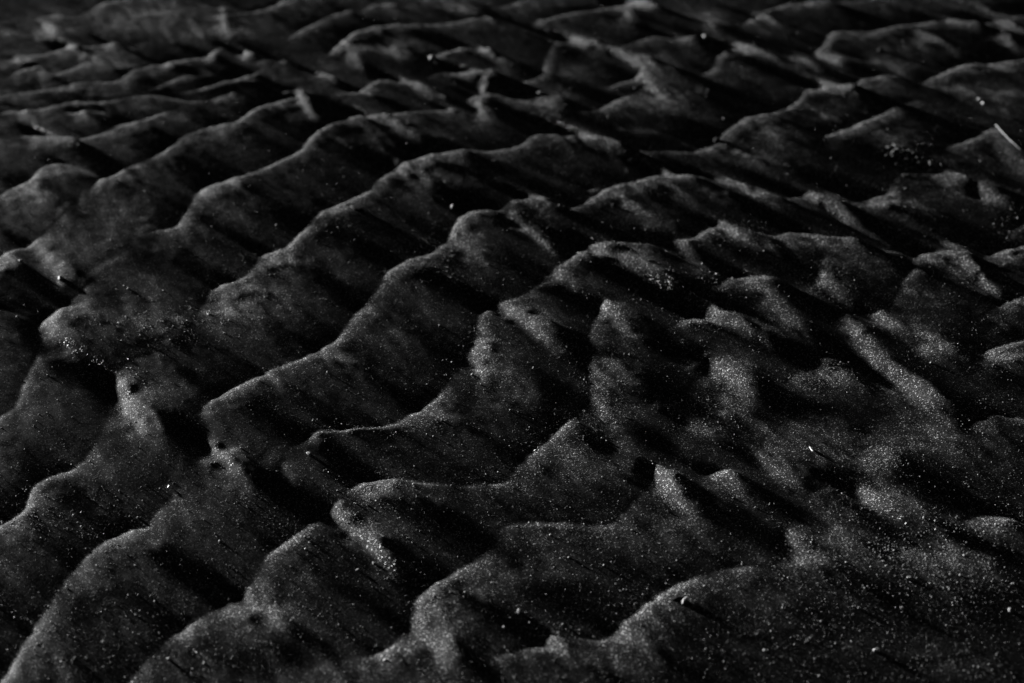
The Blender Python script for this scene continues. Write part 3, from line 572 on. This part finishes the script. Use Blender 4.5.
# shell sliver: a thin curved shard
def shard(name, px, py, ln, wd, mat, label, cat, rot, tilt=.3):
    bm = bmesh.new(); nU, nV = 12, 5; top = []; bot = []
    for i in range(nU + 1):
        u = i / nU; half = wd * math.sin(math.pi * (.08 + .84 * u)) ** .7 * (.8 + .25 * math.sin(7 * u)); a = []; b = []
        for j in range(nV + 1):
            v = j / nV * 2 - 1; x = (u - .5) * ln; y = v * half + .25 * wd * math.sin(5 * u); z = .35 * wd * (1 - v * v) + .1 * wd * math.sin(9 * u)
            a.append(bm.verts.new((x, y, z + wd * .12))); b.append(bm.verts.new((x, y, z - wd * .12)))
        top.append(a); bot.append(b)
    for i in range(nU):
        for j in range(nV):
            bm.faces.new((top[i][j], top[i+1][j], top[i+1][j+1], top[i][j+1])); bm.faces.new((bot[i][j+1], bot[i+1][j+1], bot[i+1][j], bot[i][j]))
        bm.faces.new((top[i][0], bot[i][0], bot[i+1][0], top[i+1][0])); bm.faces.new((top[i+1][nV], bot[i+1][nV], bot[i][nV], top[i][nV]))
    for i in (0, nU):
        for j in range(nV): bm.faces.new((top[i][j], top[i][j+1], bot[i][j+1], bot[i][j]))
    bmesh.ops.recalc_face_normals(bm, faces=bm.faces)
    o = link_bm(name, bm, mat); x, y, z = hit(px, py); n = normal_at(x, y); o.rotation_mode = 'QUATERNION'
    o.rotation_quaternion = n.to_track_quat('Z', 'Y') @ Euler((tilt, 0, rot)).to_quaternion(); o.location = Vector((x, y, z)) + n * wd * .45
    tag(o, label, cat); return o
shard('shell_sliver', 812, 451, .0070, .0011, M_SHELL, 'long thin white shell sliver in the dark dip right of centre', 'shell piece', math.radians(-38), .5)
shard('shell_flake', 169, 488, .0032, .0010, M_SHELL, 'small curved pale shell flake in the dark trough at lower left', 'shell piece', math.radians(25))
pebble('pale_pebble', 452, 209, .0022, M_PALE, 'pale upright pebble in the trough just above the bright central crest', 'pebble', 3, (.6, .6, 1.2))
pebble('pale_pebble', 717, 275, .0021, M_PALE, 'round whitish pebble tucked in the hollow under the right central folds', 'pebble', 5)
pebble('pale_pebble', 876, 651, .0016, M_SHELL, 'brightest small white pebble on the smooth sand at the bottom right', 'pebble', 8, (1.1, .7, .6))
pebble('pale_pebble', 519, 613, .0019, M_PALE, 'pale pebble, larger of the close pair on the dark slope at bottom centre', 'pebble', 11, (.7, .9, 1.0))
pebble('pale_pebble', 504, 628, .0012, M_PALE, 'tiny pale pebble, lower and smaller of the close pair on the slope at bottom centre', 'pebble', 12)
pebble('pale_pebble', 61, 279, .0028, M_PALE, 'pale blurred pebble on the lit fold near the left edge', 'pebble', 14)
pebble('pale_pebble', 21, 262, .0022, M_PALE, 'flat pale pebble above another on the leftmost mound', 'pebble', 15, (1.3, .7, .5))
pebble('pale_pebble', 128, 289, .0013, M_PALE, 'tiny pale pebble alone on the broad smooth slope at left', 'pebble', 16)
pebble('pale_pebble', 309, 455, .0020, M_PALE, 'pale pebble on the rim at the left end of the curved middle trough', 'pebble', 18)
pebble('pale_pebble', 706, 38, .0033, M_PALE, 'blurred bright pebble far off beside the dark cleft at the top', 'pebble', 19)
pebble('pale_pebble', 433, 59, .0038, M_PALE, 'blurred bright pebble at the left tip of the far dark-sided crest', 'pebble', 20)
pebble('pale_pebble', 540, 94, .0032, M_PALE, 'blurred pale pebble on the far crest above the centre', 'pebble', 21)
pebble('pale_pebble', 980, 100, .0026, M_PALE, 'pale pebble, upper of the two on the smooth slope left of the straw', 'pebble', 22)
pebble('pale_pebble', 983, 104, .0020, M_PALE, 'small pale pebble just below its twin on the slope left of the straw', 'pebble', 23)
pebble('pale_pebble', 902, 609, .0014, M_PALE, 'small pale pebble below the coarse grit patch at lower right', 'pebble', 24)
pebble('pale_pebble', 1010, 611, .0016, M_PALE, 'pale pebble nearest the right edge of the lower sand', 'pebble', 25)
pebble('pale_pebble', 358, 571, .0012, M_PALE, 'tiny pale pebble, lower left of two on the lower left-centre slope', 'pebble', 26)
pebble('pale_pebble', 374, 564, .0012, M_PALE, 'tiny pale pebble, upper right of two on the lower left-centre slope', 'pebble', 27)
pebble('pale_pebble', 169, 660, .0015, M_PALE, 'small pale pebble near the bottom left corner crest', 'pebble', 28)
pebble('dark_pebble_or_hole', 357, 209, .0052, M_DARK, 'dark hole in the crest left of the centre, filled in as a flat black stone', 'pebble', 31, (1.5, .75, .4), .1)  # flat black stone put in for the dark of a hole
pebble('dark_pebble_or_hole', 717, 142, .0045, M_DARK, 'black pebble on the far bright crest right of the centre', 'pebble', 33, (1, .8, .7))
pebble('dark_pebble_or_hole', 614, 206, .0028, M_DARK, 'small black pebble on the slope under the right central crest', 'pebble', 34)
pebble('dark_pebble_or_hole', 549, 229, .0030, M_DARK, 'small black pebble on the bright knob at upper centre', 'pebble', 35)
pebble('dark_pebble_or_hole', 933, 231, .0030, M_DARK, 'small black pebble on the grey slope at the right side', 'pebble', 36, (1, .6, .5))
pebble('dark_pebble_or_hole', 881, 51, .0045, M_DARK, 'blurred black pebble on the far slope at the upper right', 'pebble', 37)
pebble('dark_pebble_or_hole', 677, 599, .0030, M_DARK, 'black pebble just left of the pale curved fibre at bottom centre', 'pebble', 38, (1.4, .7, .5))

# pale dried crust flecks in the hollow at the right
rr = random.Random(5); fl = [(889,148),(893,152),(898,150),(904,151),(908,156),(907,160),(905,165),(906,170),(912,162),(917,158),(919,163),(924,168),(899,156),(892,157),(914,153),(930,164),(936,166),(941,165),(926,144),(921,172),(895,146),(902,147),(901,153),(903,160),(910,151),(897,165),(904,175),(916,170),(911,168),(886,156),(923,158),(929,172)]
for k, (px, py) in enumerate(fl):
    pebble('crust_fleck', px, py, rr.uniform(.0007, .0020), M_CRUST, 'pale dried fleck scattered in the dark hollow at the upper right', 'fleck', 50 + k,
           (rr.uniform(1, 1.8), rr.uniform(.5, .9), .3), rr.uniform(0, 3), .2, 'pale flecks in the upper right hollow')

# ------------------------------------------------------------------ daylight (the photograph is black and white, so the light is neutral)
SUN_EL = math.radians(3.0)
d = Vector((math.sin(SUN_AZ) * math.cos(SUN_EL), math.cos(SUN_AZ) * math.cos(SUN_EL), math.sin(SUN_EL)))
sl = bpy.data.lights.new('sun', 'SUN'); sl.energy = 3.0; sl.angle = math.radians(3); sl.color = (1, 1, 1)
so = bpy.data.objects.new('sun', sl); scene.collection.objects.link(so); so.rotation_euler = d.to_track_quat('Z', 'Y').to_euler()
wd = bpy.data.worlds.new('World'); scene.world = wd; wd.use_nodes = True; nt = wd.node_tree
bg = nt.nodes['Background']; sky = nt.nodes.new('ShaderNodeTexSky'); sky.sky_type = 'NISHITA'; sky.sun_disc = False
sky.sun_elevation = SUN_EL; sky.sun_rotation = SUN_AZ
bw = nt.nodes.new('ShaderNodeRGBToBW'); nt.links.new(sky.outputs[0], bw.inputs[0]); nt.links.new(bw.outputs[0], bg.inputs['Color'])
bg.inputs['Strength'].default_value = 0.003
vs = scene.view_settings; vs.view_transform = 'Standard'; vs.look = 'None'; vs.gamma = 1; vs.exposure = 2.6
scene.render.resolution_x = W; scene.render.resolution_y = H
